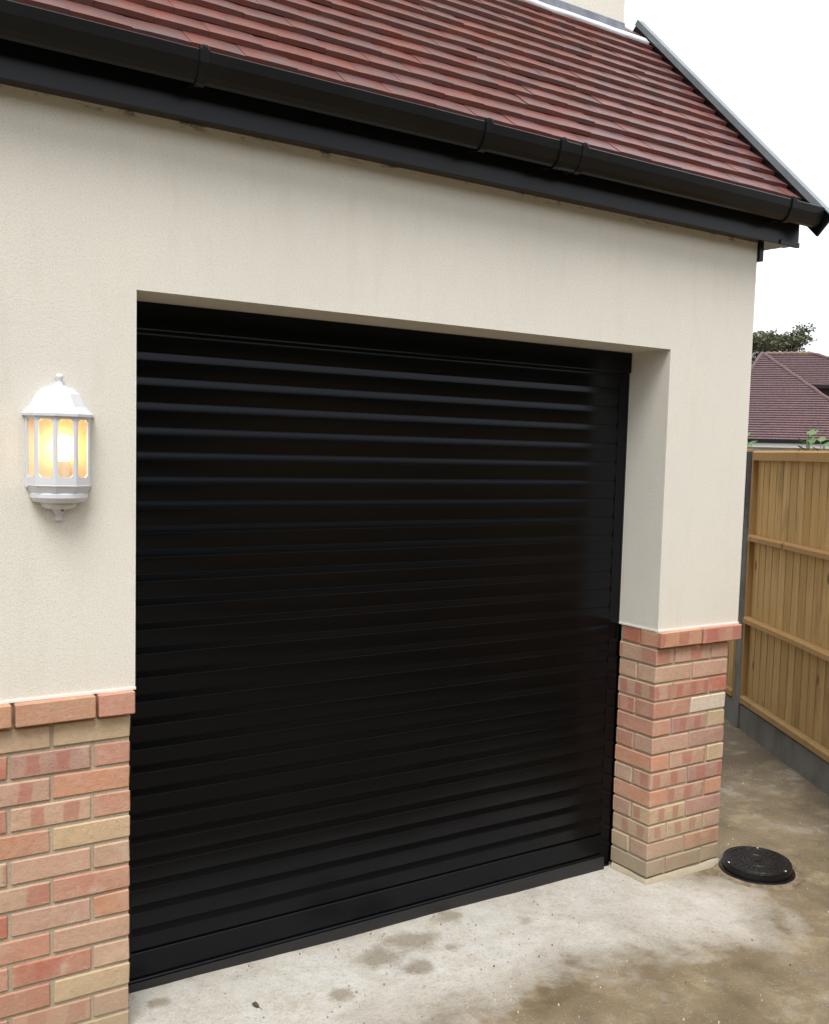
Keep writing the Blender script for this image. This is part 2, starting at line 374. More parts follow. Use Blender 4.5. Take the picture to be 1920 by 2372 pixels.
b.add([(x_, y_, z_) for x_ in (XC - .2, XC) for y_, z_ in ((.235, ZB), (.90, ZB), (.90, 3.62), (.235, 2.95))], [(0, 1, 2, 3), (4, 7, 6, 5), (0, 4, 5, 1), (1, 5, 6, 2), (2, 6, 7, 3), (3, 7, 4, 0)])
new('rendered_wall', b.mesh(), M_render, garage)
for a_, c_ in (((XL, -.004, ZB - .006), (X0 + .001, .006, ZB + .001)), ((XR - .001, -.004, ZB - .006), (XC + .003, .006, ZB + .001)), ((XR - .0035, .006, ZB - .006), (XR + .004, .225, ZB + .001))):
    b = MB(); b.box(a_, c_); new('stop_bead', b.mesh(), M_bead, garage)
b = MB()
b.box((XL, .92, 3.925), (2.695, 5.2, 7.0)); b.box((XL, .93, 0), (2.69, 5.2, 3.925))
new('upper_wall', b.mesh(), M_render, garage, label='cream rendered wall rising above the tiled roof')

# brickwork: mortar core + every brick
core = MB()
core.box((2.156, .006, -.1), (2.584, .212, ZB - .006))
cl_ = MB(); cl_.box((XL, .006, -.1), (-.016, .212, ZB - .006)); new('mortar_core', cl_.mesh(), M_mortar, garage)
# mortar haunch at the foot of the right pier
base_ = new('brick_base', core.mesh(), M_mortar, garage)
sw = MB(); sw.box((XC - .10, .22, -.1), (XC - .06, .9, ZB)); new('side_wall', sw.mesh(), M_mortar, garage)
hn = MB(); vs = []; n = 60
path = [(2.146, .20), (2.146, -.004), (2.594, -.004), (2.594, .20)]
pl_ = [0, .204, .652, .856]
for i in range(n + 1):
    d_ = pl_[-1] * i / n; k = 0 if d_ < pl_[1] else 1 if d_ < pl_[2] else 2; f_ = (d_ - pl_[k]) / (pl_[k + 1] - pl_[k])
    x = path[k][0] + (path[k + 1][0] - path[k][0]) * f_; y = path[k][1] + (path[k + 1][1] - path[k][1]) * f_
    nx_ = -1 if x < 2.2 else (1 if x > 2.55 else 0); ny_ = -1 if y < .05 else 0; q1 = mn.noise(Vector((d_ * 14, 0, 0))); q2 = mn.noise(Vector((d_ * 9, 4, 0)))
    w_ = .010 + .006 * q1; hgt = .022 + .006 * q2
    vs += [(x - nx_ * .004, y - ny_ * .004, hgt + .004), (x + nx_ * w_ * .5, y + ny_ * w_ * .5, hgt - .002), (x + nx_ * w_, y + ny_ * w_, -.012)]
hn.add(vs, [(i * 3 + j, i * 3 + j + 1, i * 3 + j + 4, i * 3 + j + 3) for i in range(n) for j in range(2)])
new('mortar_haunch', hn.mesh(fix=False), M_mortar, garage, smooth=True)
PAL = dict(r=(.46, .165, .11), o=(.53, .265, .165), p=(.50, .315, .225), b=(.52, .385, .25), y=(.56, .42, .245), t=(.42, .325, .22),
           m=(.40, .225, .185), w=(.66, .58, .47), k=(.49, .235, .165), g=(.34, .29, .22))
variants = {}
def brick_mesh(dx, dy, dz):
    k = (round(dx, 3), round(dy, 3), round(dz, 3)); L = variants.setdefault(k, [])
    if len(L) < 5:
        q = MB(); q.cbox((-dx / 2, -dy / 2, -dz / 2), (dx / 2, dy / 2, dz / 2), .0032, .0014)
        me = q.mesh('brick'); me.materials.append(M_brick); L.append(me); return me
    return random.choice(L)
def brick(x0, x1, y0, y1, z0, z1, code, mark=None):
    me = brick_mesh(x1 - x0, y1 - y0, z1 - z0)
    mw = Matrix.Translation(((x0 + x1) / 2 + random.uniform(-.0012, .0012), (y0 + y1) / 2 + random.uniform(-.0012, .0012), (z0 + z1) / 2)) @ Matrix.Rotation(random.uniform(-.004, .004), 4, 'Y')
    o = new('brick', me, None, base_, mw)
    col = PAL[code]; j = random.uniform(.93, 1.07)
    o.color = (col[0] * j, col[1] * j * random.uniform(.96, 1.04), col[2] * j, 1)
    o['mark'] = float(mark if mark is not None else (random.random() < .4))
    return o
# left pier, read from the jamb towards the left; each course (stretcher/header first)
left = ['koo', 'bbp', 'kmr', 'opo', 'kpr', 'yok', 'ppb', 'kpo', 'opr', 'pkp', 'prk', 'yrm', 'pkr', 'ypb', 'tgt']
zc = ZB - .006
for i, row in enumerate(left):
    capc = i == 0
    z1 = zc; z0 = z1 - .065
    x = -.006 if capc else -.014; y0 = -.027 if capc else .0005
    hdr = (i % 2 == 0)
    j = 0
    while x > -1.2:
        L = .1025 if (j == 0 and hdr) else .215
        code = row[j] if j < len(row) else random.choice('oprkbp')
        brick(x - L, x, y0, .10, z0, z1, code, None if j else 0)
        x -= L + .0105; j += 1
    zc -= .0752 if not capc else .0752
# right pier front rows (codes left to right) and reveal rows (codes front to back)
rf = [('oo', 'kt'), ('ppp', 'p'), ('pp', 'mp'), ('pkr', 'p'), ('kw', 'ok'), ('kmb', 'b'), ('pm', 'mk'), ('opb', 'b'), ('ppm', 'kp'), ('opo', 'm'), ('bpm', 'mp'), ('bbp', 't'), ('po', 'bb'), ('ggt', 'g')]
zc = ZB - .006
for i, (fr, rv) in enumerate(rf):
    z1 = zc; z0 = z1 - .065
    if i == 0:      # projecting course
        xa, y0 = 2.148, -.027
        for k, code in enumerate('o' + 'k'):
            brick(xa + k * .252, xa + k * .252 + (.2425 if k == 0 else .240), y0, .090, z0, z1, code, 1)
        brick(xa + .001, xa + .25, .1, .2, z0, z1, 'r', 0)
    elif i % 2 == 1:
        xs_ = [(2.150, 2.2525), (2.2625, 2.4775), (2.4875, 2.590)]
        brick(*xs_[0], 0, .215, z0, z1, fr[0], 1 if i in (1, 3, 11) else None)
        brick(*xs_[1], 0, .1025, z0, z1, fr[1], 1); brick(*xs_[2], 0, .215, z0, z1, fr[2], 0)
    else:
        f2 = fr if len(fr) == 2 else fr[0] + fr[-1]
        brick(2.150, 2.365, 0, .1025, z0, z1, f2[0], None); brick(2.375, 2.590, 0, .1025, z0, z1, f2[1], None)
        brick(2.150, 2.365, .1125, .215, z0, z1, rv[-1], None)
    zc -= .0752

# roller door ---------------------------------------------------------------
YD = .222
door = MB()
door.box((-.05, YD + .03, 0.0), (2.2, YD + .05, 2.3))
door = new('roller_door', door.mesh(), M_door, garage, label='black aluminium roller shutter door, fully closed')
P = .0767; ZS = 2.148
# one slat: convex, the upper band leaning out, a fine lip, then the body curving gently back
prof = [(YD + .016, P), (YD + .0046, P), (YD + .0036, P - .0001), (YD + .0028, P - .0005), (YD + .0026, P - .0011), (YD + .0030, P - .0017), (YD + .0037, P - .0020)]
for k in range(1, 9):
    u = k / 8; prof.append((YD + .0038 - .0038 * math.sin(u * math.pi / 2 * .62) / .827, P - .0020 - .0222 * u))
prof += [(YD - .0007, P - .0246), (YD - .0011, P - .0251), (YD - .0011, P - .0256), (YD - .0006, P - .0261), (YD - .0001, P - .0264)]
for k in range(1, 8):
    u = k / 7; prof.append((YD - .0001 + .0030 * u ** 1.7, P - .0264 - .0494 * u))
prof += [(YD + .0042, .0002), (YD + .016, .0002)]
sm = MB(); sm.extrude_x(prof, .02, 2.098, nx=1); slat_me = sm.mesh('slat'); slat_me.materials.append(M_door)
for k in range(26):
    new('slat', slat_me, None, door, Matrix.Translation((0, random.uniform(-.0006, .0006), ZS - P * (k + 1))) @ Matrix.Rotation(random.uniform(-.004, .004), 4, 'X') if 0 else Matrix.Translation((0, random.uniform(-.0005, .0005), ZS - P * (k + 1))))
b = MB(); b.cbox((.02, YD - .006, .068), (2.098, YD + .02, ZS - 26 * P), .002)
b.cbox((.02, YD - .017, .058), (2.098, YD + .02, .070), .003)
new('bottom_rail', b.mesh(), M_door, door)
b = MB(); n = 60
vs = []
for i in range(n + 1):
    x = .02 + 2.078 * i / n; zb = gz(x, YD) - .006
    vs += [(x, YD - .020, .062), (x, YD - .024, zb + .012), (x, YD - .020 + .003 * mn.noise(Vector((x * 6, 0, 0))), zb), (x, YD + .02, zb)]
fs = [(i * 4 + j, i * 4 + j + 1, i * 4 + j + 5, i * 4 + j + 4) for i in range(n) for j in range(3)]
b.add(vs, fs); new('rubber_seal', b.mesh(), M_rubber, door, smooth=True)
for xa, xb in ((2.092, 2.149), (.001, .058)):
    b = MB(); b.cbox((xa, YD - .001, 0.0), (xb, YD + .028, 2.135), .001)
    new('guide_rail', b.mesh(), M_door, door)
b = MB(); b.cbox((.001, YD - .012, 2.137), (2.149, YD + .03, ZH - .001), .004)
b.box((.02, YD + .0, 2.128), (2.098, YD + .03, 2.137)); new('header_box', b.mesh(), M_door, door)

# eaves: soffit, fascia, gutter ----------------------------------------------
b = MB(); b.box((XL, -.054, 2.708), (2.815, -.0005, 2.716)); b.box((2.650, -.0005, 2.712), (2.815, .05, 2.72))
new('soffit', b.mesh(), M_fascia, garage)
b = MB(); b.cbox((XL, -.068, 2.700), (2.826, -.055, 2.885), .002); b.cbox((2.70, -.074, 2.698), (2.826, -.0685, 2.72), .002)
new('fascia', b.mesh(), M_fascia, garage)
b = MB(); b.cbox((2.647, -.012, 2.632), (2.672, .03, 2.711), .002); b.box((2.74, -.05, 2.716), (2.826, .9, 2.724))
new('corner_trim', b.mesh(), M_fascia, garage)
g = [(-.071, 2.84), (-.071, 2.808), (-.080, 2.795), (-.132, 2.774), (-.146, 2.778), (-.160, 2.790), (-.174, 2.822), (-.178, 2.850), (-.174, 2.8535), (-.169, 2.851),
     (-.171, 2.824), (-.157, 2.794), (-.144, 2.782), (-.132, 2.779), (-.083, 2.799), (-.075, 2.81), (-.075, 2.84)]
b = MB(); b.extrude_x(g, XL, 2.838, nx=1)
b.extrude_x([(-.072, 2.84), (-.072, 2.808), (-.132, 2.775), (-.158, 2.790), (-.177, 2.850)], 2.832, 2.838)
gut = new('gutter', b.mesh(), M_gutter, garage)
def bracket(x, w):
    o_ = [(y - .0035 if y < -.12 else y, z - (.0035 if z < 2.80 else 0)) for y, z in g[:8]]
    o_ = [(-.071, 2.78), (-.090, 2.782), (-.134, 2.768), (-.149, 2.772), (-.165, 2.786), (-.179, 2.82), (-.183, 2.852), (-.180, 2.860), (-.170, 2.860), (-.170, 2.851), (-.1745, 2.85), (-.171, 2.822), (-.158, 2.79), (-.146, 2.778), (-.132, 2.774), (-.08, 2.795), (-.071, 2.80)]
    q = MB(); q.extrude_x(o_, x - w / 2, x + w / 2); q.cbox((x - w / 2 + .004, -.184, 2.8535), (x + w / 2 - .004, -.168, 2.864), .002)
    new('gutter_bracket', q.mesh(), M_gutter, gut)
for x, w in ((.128, .026), (1.085, .026), (1.402, .024), (1.497, .024), (2.637, .026), (-.9, .026), (-1.8, .026)): bracket(x, w)
q = MB(); q.extrude_x([(-.071, 2.79), (-.134, 2.7705), (-.1475, 2.775), (-.163, 2.789), (-.1765, 2.822), (-.1805, 2.851), (-.177, 2.8565), (-.1745, 2.852), (-.172, 2.823), (-.1585, 2.791), (-.146, 2.7785), (-.132, 2.7745), (-.08, 2.797)], 1.412, 1.488)
new('gutter_union', q.mesh(), M_gutter, gut)

# roof ------------------------------------------------------------------------
TH = R(45); UP = Vector((0, math.cos(TH), math.sin(TH))); NN = Vector((0, -math.sin(TH), math.cos(TH)))
def rp(s, h): return Vector((0, -.128, 2.842)) + UP * s + NN * h      # s along slope from the eave edge, h above tile plane
def rbox(b, x0, x1, s0, s1, h0, h1, mi=0):
    q = []
    for s_, h_ in ((s0, h0), (s1, h0), (s1, h1), (s0, h1)):
        p = rp(s_, h_); q.append((p.y, p.z))
    b.extrude_x(q, x0, x1, mi)
b = MB(); rbox(b, XL, 2.835, .12, 1.54, -.075, -.045)
deck = new('roof', b.mesh(), M_fascia, garage)
T, GA, TW = .0160, .1000, .1655
def tile_mesh(w=.163, L=.215, seedv=0):
    rr = random.Random(seedv); cz = .0007 + rr.uniform(-.0004, .0006); tw = rr.uniform(-.0007, .0007)
    vs = []; nx_, ny_ = 4, 2
    for side in (0, 1):
        for j in range(ny_ + 1):
            for i in range(nx_ + 1):
                x = -w / 2 + w * i / nx_; y = L * j / ny_
                z = -cz * (2 * x / w) ** 2 + .001 * math.sin(math.pi * j / ny_) + tw * (2 * x / w) * (1 - j / ny_) + rr.uniform(-.0001, .0001)
                e = .0012 if j == 0 and side else 0
                vs.append((x, y + e, z - (0 if side else T)))
    n = (nx_ + 1) * (ny_ + 1); W_ = nx_ + 1; fs = []
    for j in range(ny_):
        for i in range(nx_):
            a = j * W_ + i; fs.append((a, a + W_, a + W_ + 1, a + 1)); a += n; fs.append((a, a + 1, a + W_ + 1, a + W_))
    for i in range(nx_): fs.append((i, i + 1, n + i + 1, n + i)); a = ny_ * W_ + i; fs.append((a, n + a, n + a + 1, a + 1))
    for j in range(ny_): a = j * W_; fs.append((a, n + a, n + a + W_, a + W_)); a += nx_; fs.append((a, a + W_, n + a + W_, n + a))
    q = MB(); q.add(vs, fs); me = q.mesh('tile'); me.materials.append(M_tile)
    return me
full = [tile_mesh(seedv=i) for i in range(14)]; half = [tile_mesh(w=.0800, seedv=50 + i) for i in range(3)]
tilt = (T + .0022) / GA
rest = MB(); cnt = 0; XE = 2.846
for r_ in range(16):
    s = r_ * GA
    x = XE
    first = True
    while x > XL:
        hw = .0815 if (first and r_ % 2) else .1640
        xc = x - hw / 2
        L_ = .215
        if s + L_ > 1.56: L_ = 0
        p = rp(s + random.uniform(-.002, .002), .0 + random.uniform(-.0012, .0016)); p.x = xc
        vis = xc > -.55 and p.y < .36 + max(0, (xc - .75)) * .43 + (.0 if xc > .75 else (xc - .75) * .42) + .10
        yv = UP * math.cos(tilt) - NN * math.sin(tilt); zv = NN * math.cos(tilt) + UP * math.sin(tilt)
        mw = Matrix.Identity(4); a_ = random.uniform(-.012, .012)
        for i in range(3): mw[i][0] = (1, 0, 0)[i]; mw[i][1] = yv[i]; mw[i][2] = zv[i]
        mw = Matrix.Translation(p) @ mw @ Matrix.Rotation(a_, 4, 'Y')
        me_ = random.choice(half if hw < .1 else full)
        if s > 1.50: pass
        elif vis and cnt < 299: new('tile', me_, None, deck, mw); cnt += 1
        elif s < 1.46:
            rest.add([mw @ v_.co for v_ in me_.vertices], [tuple(p_.vertices) for p_ in me_.polygons])
        x -= hw + .0004; first = False
if rest.v: new('tile', rest.mesh(fix=False), M_tile, deck, kind='stuff')
print('tiles', cnt)
# dry verge: web, top flange, end cut square
b = MB(); S1 = 1.60
rbox(b, 2.850, 2.862, -.076, S1, -.066, .034)
new('barge_board', b.mesh(), M_fascia, garage)
b = MB(); rbox(b, 2.840, 2.882, -.078, S1, .0345, .0385); rbox(b, 2.878, 2.882, -.078, S1, .012, .0340); rbox(b, 2.840, 2.843, -.03, S1 - .002, .012, .0343)
new('verge_trim', b.mesh(), M_verge, garage)
# lead flashing against the upper wall
b = MB(); n = 50; vs = []
for i in range(n + 1):
    x = -1.0 + 3.698 * i / n; vs += [(x, .9185, 3.928 + .002 * mn.noise(Vector((x * 3, 0, 0)))), (x, .914, 3.925), (x, .912 + .002 * mn.noise(Vector((x * 5, 2, 0))), 3.880)]
b.add(vs, [(i * 3 + j, i * 3 + j + 1, i * 3 + j + 4, i * 3 + j + 3) for i in range(n) for j in range(2)])
new('lead_flashing', b.mesh(fix=False), M_lead, garage)
b = MB(); vs = []; n = 90
for i in range(n + 1):
    x = -1.0 + 3.842 * i / n; w1 = mn.noise(Vector((x * 4, 5, 0))) * .010 + mn.noise(Vector((x * 13, 1, 0))) * .004; hh = .001 + .003 * mn.noise(Vector((x * 7, 9, 0)))
    for s_, h_ in ((1.474, hh + .004), (1.462, hh + .003), (1.438 + w1, hh + .002), (1.436 + w1, hh - .008)):
        p = rp(s_, h_); vs.append((x, p.y, p.z))
b.add(vs, [(i * 4 + j, i * 4 + j + 1, i * 4 + j + 5, i * 4 + j + 4) for i in range(n) for j in range(3)])
new('lead_apron', b.mesh(fix=False), M_apron, garage, smooth=True)

# ------------------------------------------------------------------ wall lantern
LX, LZ = -.2135, 0
lamp = thing('wall_lantern', (LX, 0, 1.57), 'white half lantern with lit warm bulb on the cream wall left of the door', 'wall light')
t = NT('white_lamp_plastic'); t.bump(t.noise(40, 2), .1, .002); M_lw = t.set((.60, .61, .64), .35, .5)
t.b.inputs['Subsurface Weight'].default_value = 0.0
t = NT('lamp_inner_back'); M_lb = t.set((.70, .57, .42), .6)
t = NT('lamp_glass'); gl = t.n.new('ShaderNodeBsdfGlossy'); gl.inputs['Roughness'].default_value = .05; tr = t.n.new('ShaderNodeBsdfTransparent'); tr.inputs[0].default_value = (.97, .96, .94, 1)
mx = t.n.new('ShaderNodeMixShader')
mx.inputs[0].default_value = .05; t.link(tr.outputs[0], mx.inputs[1]); t.link(gl.outputs[0], mx.inputs[2]); t.link(mx.outputs[0], t.out.inputs[0]); M_lg = t.m
t = NT('lit_bulb'); t.b.inputs['Emission Color'].default_value = (1.0, .66, .33, 1); t.b.inputs['Emission Strength'].default_value = 7; M_bulb = t.set((.9, .8, .6), .4)
t = NT('cement_grey_dot'); M_dot = t.set((.12, .11, .11), .5)
def dec(r, z, n=5, y0=0.0):   # half decagon outline, from +x round the front to -x
    return [(LX + r * math.cos(math.pi * k / n), y0 - r * math.sin(math.pi * k / n), z) for k in range(n + 1)]
def loft(b, rings, cap0=False, cap1=False):
    n = len(rings[0]); vs = [p for r_ in rings for p in r_]
    fs = [(i * n + j, i * n + j + 1, (i + 1) * n + j + 1, (i + 1) * n + j) for i in range(len(rings) - 1) for j in range(n - 1)]
    if cap0: fs.append(tuple(range(n)))
    if cap1: fs.append(tuple(range((len(rings) - 1) * n, len(rings) * n))[::-1])
    b.add(vs, fs)
b = MB(); b.cbox((LX - .090, -.012, 1.662), (LX + .090, -.0005, 1.860), .002); b.cbox((LX - .074, -.011, 1.632), (LX + .074, -.0005, 1.662), .002)
new('backplate', b.mesh(), M_lw, lamp)
b = MB(); b.box((LX - .0835, -.0145, 1.675), (LX + .0845, -.0125, 1.855)); b.add([(LX + .0855, -.0125, 1.676), (LX + .0855, -.0125, 1.855), (LX + .0735, -.047, 1.855), (LX + .0735, -.047, 1.676), (LX + .0835, -.0125, 1.676), (LX + .0835, -.0125, 1.855), (LX + .0715, -.047, 1.855), (LX + .0715, -.047, 1.676)], [(0, 1, 2, 3), (7, 6, 5, 4)]); new('reflector', b.mesh(), M_lb, lamp)
RB, z0, z1 = .0905, 1.672, 1.858      # cage: five faces each with a chamfered opening
b = MB()
for k in range(5):
    for inner in (0, 1):
        r_ = RB - .005 * inner
        A = Vector((LX + r_ * math.cos(math.pi * k / 5), -r_ * math.sin(math.pi * k / 5), 0)); B = Vector((LX + r_ * math.cos(math.pi * (k + 1) / 5), -r_ * math.sin(math.pi * (k + 1) / 5), 0))
        wdt = (B - A).length
        def P2(u, z): q = A.lerp(B, u / wdt); return (q.x, q.y - .0, z)
        mg, cc = .0075, .008; za, zb = z0 + .020, z1 - .010
        outer = [P2(0, z0), P2(wdt / 2, z0), P2(wdt, z0), P2(wdt, (z0 + z1) / 2), P2(wdt, z1), P2(wdt / 2, z1), P2(0, z1), P2(0, (z0 + z1) / 2)]
        hole = [P2(mg, za + cc), P2(mg + cc, za), P2(wdt - mg - cc, za), P2(wdt - mg, za + cc), P2(wdt - mg, zb - cc), P2(wdt - mg - cc, zb), P2(mg + cc, zb), P2(mg, zb - cc)]
        fs = [(0, 8 + 0, 8 + 1), (0, 8 + 1, 1), (1, 8 + 1, 8 + 2), (1, 8 + 2, 2), (2, 8 + 2, 8 + 3), (2, 8 + 3, 3), (3, 8 + 3, 8 + 4), (3, 8 + 4, 4), (4, 8 + 4, 8 + 5), (4, 8 + 5, 5), (5, 8 + 5, 8 + 6), (5, 8 + 6, 6), (6, 8 + 6, 8 + 7), (6, 8 + 7, 7), (7, 8 + 7, 8 + 0), (7, 8, 0)]
        b.add(outer + hole, [f if not inner else f[::-1] for f in fs])
        if inner:
            n0 = len(b.v); h1 = hole; h0 = prevh
            b.add(h0 + h1, [(i, (i + 1) % 8, 8 + (i + 1) % 8, 8 + i) for i in range(8)])
        prevh = hole
new('lantern_frame', b.mesh(fix=False), M_lw, lamp)
for k in range(5):
    A = Vector((LX + (.0880) * math.cos(math.pi * k / 5), -(.0880) * math.sin(math.pi * k / 5), 0)); B = Vector((LX + (.0880) * math.cos(math.pi * (k + 1) / 5), -(.0880) * math.sin(math.pi * (k + 1) / 5), 0))
    q = MB(); a_ = A.lerp(B, .06); c_ = A.lerp(B, .94); q.add([(a_.x, a_.y, z0 + .015), (c_.x, c_.y, z0 + .015), (c_.x, c_.y, z1 - .006), (a_.x, a_.y, z1 - .006)], [(0, 1, 2, 3)])
    new('pane', q.mesh(fix=False), M_lg, lamp)
b = MB()
loft(b, [dec(.093, 1.857), dec(.0985, 1.856), dec(.099, 1.863), dec(.092, 1.870), dec(.080, 1.883), dec(.070, 1.900), dec(.060, 1.918), dec(.045, 1.931), dec(.024, 1.938), dec(.014, 1.943), dec(.010, 1.953)], cap0=True)
roofp = new('lantern_roof', b.mesh(fix=False), M_lw, lamp)
b = MB(); b.lathe([(.0001, 1.972), (.007, 1.971), (.0105, 1.966), (.0105, 1.961), (.0085, 1.956), (.0082, 1.950), (.0098, 1.945), (.015, 1.936)], (LX, -.013, 0), 16)
new('finial', b.mesh(), M_lw, lamp, smooth=True)
b = MB()
loft(b, [dec(.0905, 1.6715), dec(.0915, 1.669), dec(.087, 1.663), dec(.077, 1.644)], cap0=True)
b.lathe([(.074, 1.650), (.079, 1.646), (.079, 1.636), (.070, 1.624), (.050, 1.621), (.050, 1.617), (.046, 1.609), (.036, 1.604), (.020, 1.602), (.013, 1.592), (.009, 1.585), (.0085, 1.584), (.012, 1.580), (.012, 1.574), (.007, 1.569), (.0001, 1.568)], (LX, -.001, 0), 24, math.pi, 2 * math.pi)
new('lantern_base', b.mesh(fix=False), M_lw, lamp)
b = MB(); b.lathe([(.0001, .003), (.004, .0025), (.0045, 0)], (0, 0, 0), 10)
new('screw', b.mesh(), M_dot, lamp, Matrix.Translation((LX + .004, -.028, 1.6015)) @ Matrix.Rotation(R(75), 4, 'X'))
b = MB(); pr = [(.0001, .052)] + [(.030 * math.sin(math.pi * k / 12), .022 + .030 * math.cos(math.pi * k / 12)) for k in range(1, 9)] + [(.018, -.004), (.014, -.018), (.013, -.022)]
b.lathe(pr, (LX + .004, -.048, 1.755), 20)
new('bulb', b.mesh(), M_bulb, lamp, smooth=True)
b = MB(); b.lathe([(.0165, 1.736), (.018, 1.72), (.020, 1.69), (.024, 1.675)], (LX + .004, -.048, 0), 16); b.box((LX - .045, -.060, 1.674), (LX + .045, -.013, 1.678))
b.add([(LX + .03, -.014, 1.68), (LX + .062, -.014, 1.68), (LX + .062, -.014, 1.735), (LX + .045, -.014, 1.715)], [(0, 1, 2, 3)])
new('lamp_holder', b.mesh(), M_lb, lamp)

lamp.scale = (.965, .965, 1.0)
# ------------------------------------------------------------------ inspection cover
MX, MY = 2.680, -.140; mz = gz(MX, MY)
cover = thing('inspection_cover', (MX, MY, mz), 'round black plastic drain inspection cover standing proud beside the brick pier', 'drain cover')
t = NT('damp_bedding_mortar'); c = t.mix(t.ramp(t.noise(30, 6, .75), [(.35, 0.0), (.65, 1.0)]), (.13, .10, .062), (.28, .225, .15)); t.bump(t.noise(90, 5, .8), .8, .006); M_bed = t.set(c, .8, .3)
t = NT('black_cover_plastic')
t.bump(t.math('ADD', t.math('MULTIPLY', t.noise(160, 2), .8), t.math('MULTIPLY', t.voro(75), .9)), .5, .003); M_cov = t.set((.004, .004, .0045), .36, .42)
tilt_ = Matrix.Translation((MX, MY, mz)) @ Matrix.Rotation(R(1.5), 4, 'X') @ Matrix.Rotation(R(-1.2), 4, 'Y')
b = MB(); b.lathe([(.158, -.03), (.160, .010), (.158, .015), (.152, .0175), (.140, .018)], (0, 0, 0), 72)
new('frame', b.mesh(), M_cov, cover, tilt_)
b = MB(); pr = [(.141, .010), (.143, .016), (.1445, .022), (.1445, .047), (.143, .0505), (.1415, .0512), (.1405, .0495), (.128, .0495), (.127, .0510), (.122, .0510), (.121, .0492), (.06, .0492), (.059, .0502), (.056, .0502), (.055, .049), (.0001, .049)]
b.lathe(pr, (0, 0, 0), 72)
for k in range(24):     # low anti-slip bars
    a = 2 * math.pi * k / 24; c_, s_ = math.cos(a), math.sin(a); r0, r1, w = .068, .114, .0022
    q = [(r0 * c_ - w * s_, r0 * s_ + w * c_), (r1 * c_ - w * s_, r1 * s_ + w * c_), (r1 * c_ + w * s_, r1 * s_ - w * c_), (r0 * c_ + w * s_, r0 * s_ - w * c_)]
    b.add([(x, y, .0490) for x, y in q] + [(x, y, .0504) for x, y in q], [(4, 5, 6, 7), (0, 1, 5, 4), (1, 2, 6, 5), (2, 3, 7, 6), (3, 0, 4, 7)])
b.box((-.020, -.004, .0488), (.020, .004, .0508)); b.box((-.004, -.016, .0488), (.004, -.0045, .0508)); b.box((.026, -.003, .0488), (.034, .003, .0508))
new('lid', b.mesh(), M_cov, cover, tilt_)
q = MB(); n = 64; vs = []
for i in range(n):
    a = 2 * math.pi * i / n; w_ = .014 + .012 * mn.noise(Vector((math.cos(a) * 2.2, math.sin(a) * 2.2, 0))) + .004 * mn.noise(Vector((math.cos(a) * 9, math.sin(a) * 9, 2)))
    for r_, z_ in ((.156, .008), (.162 + w_ * .4, .009), (.166 + w_, .003), (.176 + w_ * 1.3, -.012)): vs.append((r_ * math.cos(a), r_ * math.sin(a), z_ + .002 * mn.noise(Vector((math.cos(a) * 6, math.sin(a) * 6, r_ * 40)))))
q.add(vs, [(i * 4 + j, ((i + 1) % n) * 4 + j, ((i + 1) % n) * 4 + j + 1, i * 4 + j + 1) for i in range(n) for j in range(3)])
new('mortar_bedding', q.mesh(fix=False), M_bed, cover, Matrix.Translation((MX, MY, mz)), smooth=True)
t = NT('bright_screw_steel'); M_scr = t.set((.62, .63, .65), .3, .5, .8)
for a in (158, 38, 278):
    q = MB(); q.lathe([(.0001, .0022), (.004, .002), (.0055, 0.0)], (0, 0, 0), 10)
    new('screw', q.mesh(), M_scr, cover, tilt_ @ Matrix.Translation((.1335 * math.cos(R(a)), .1335 * math.sin(R(a)), .0505)))

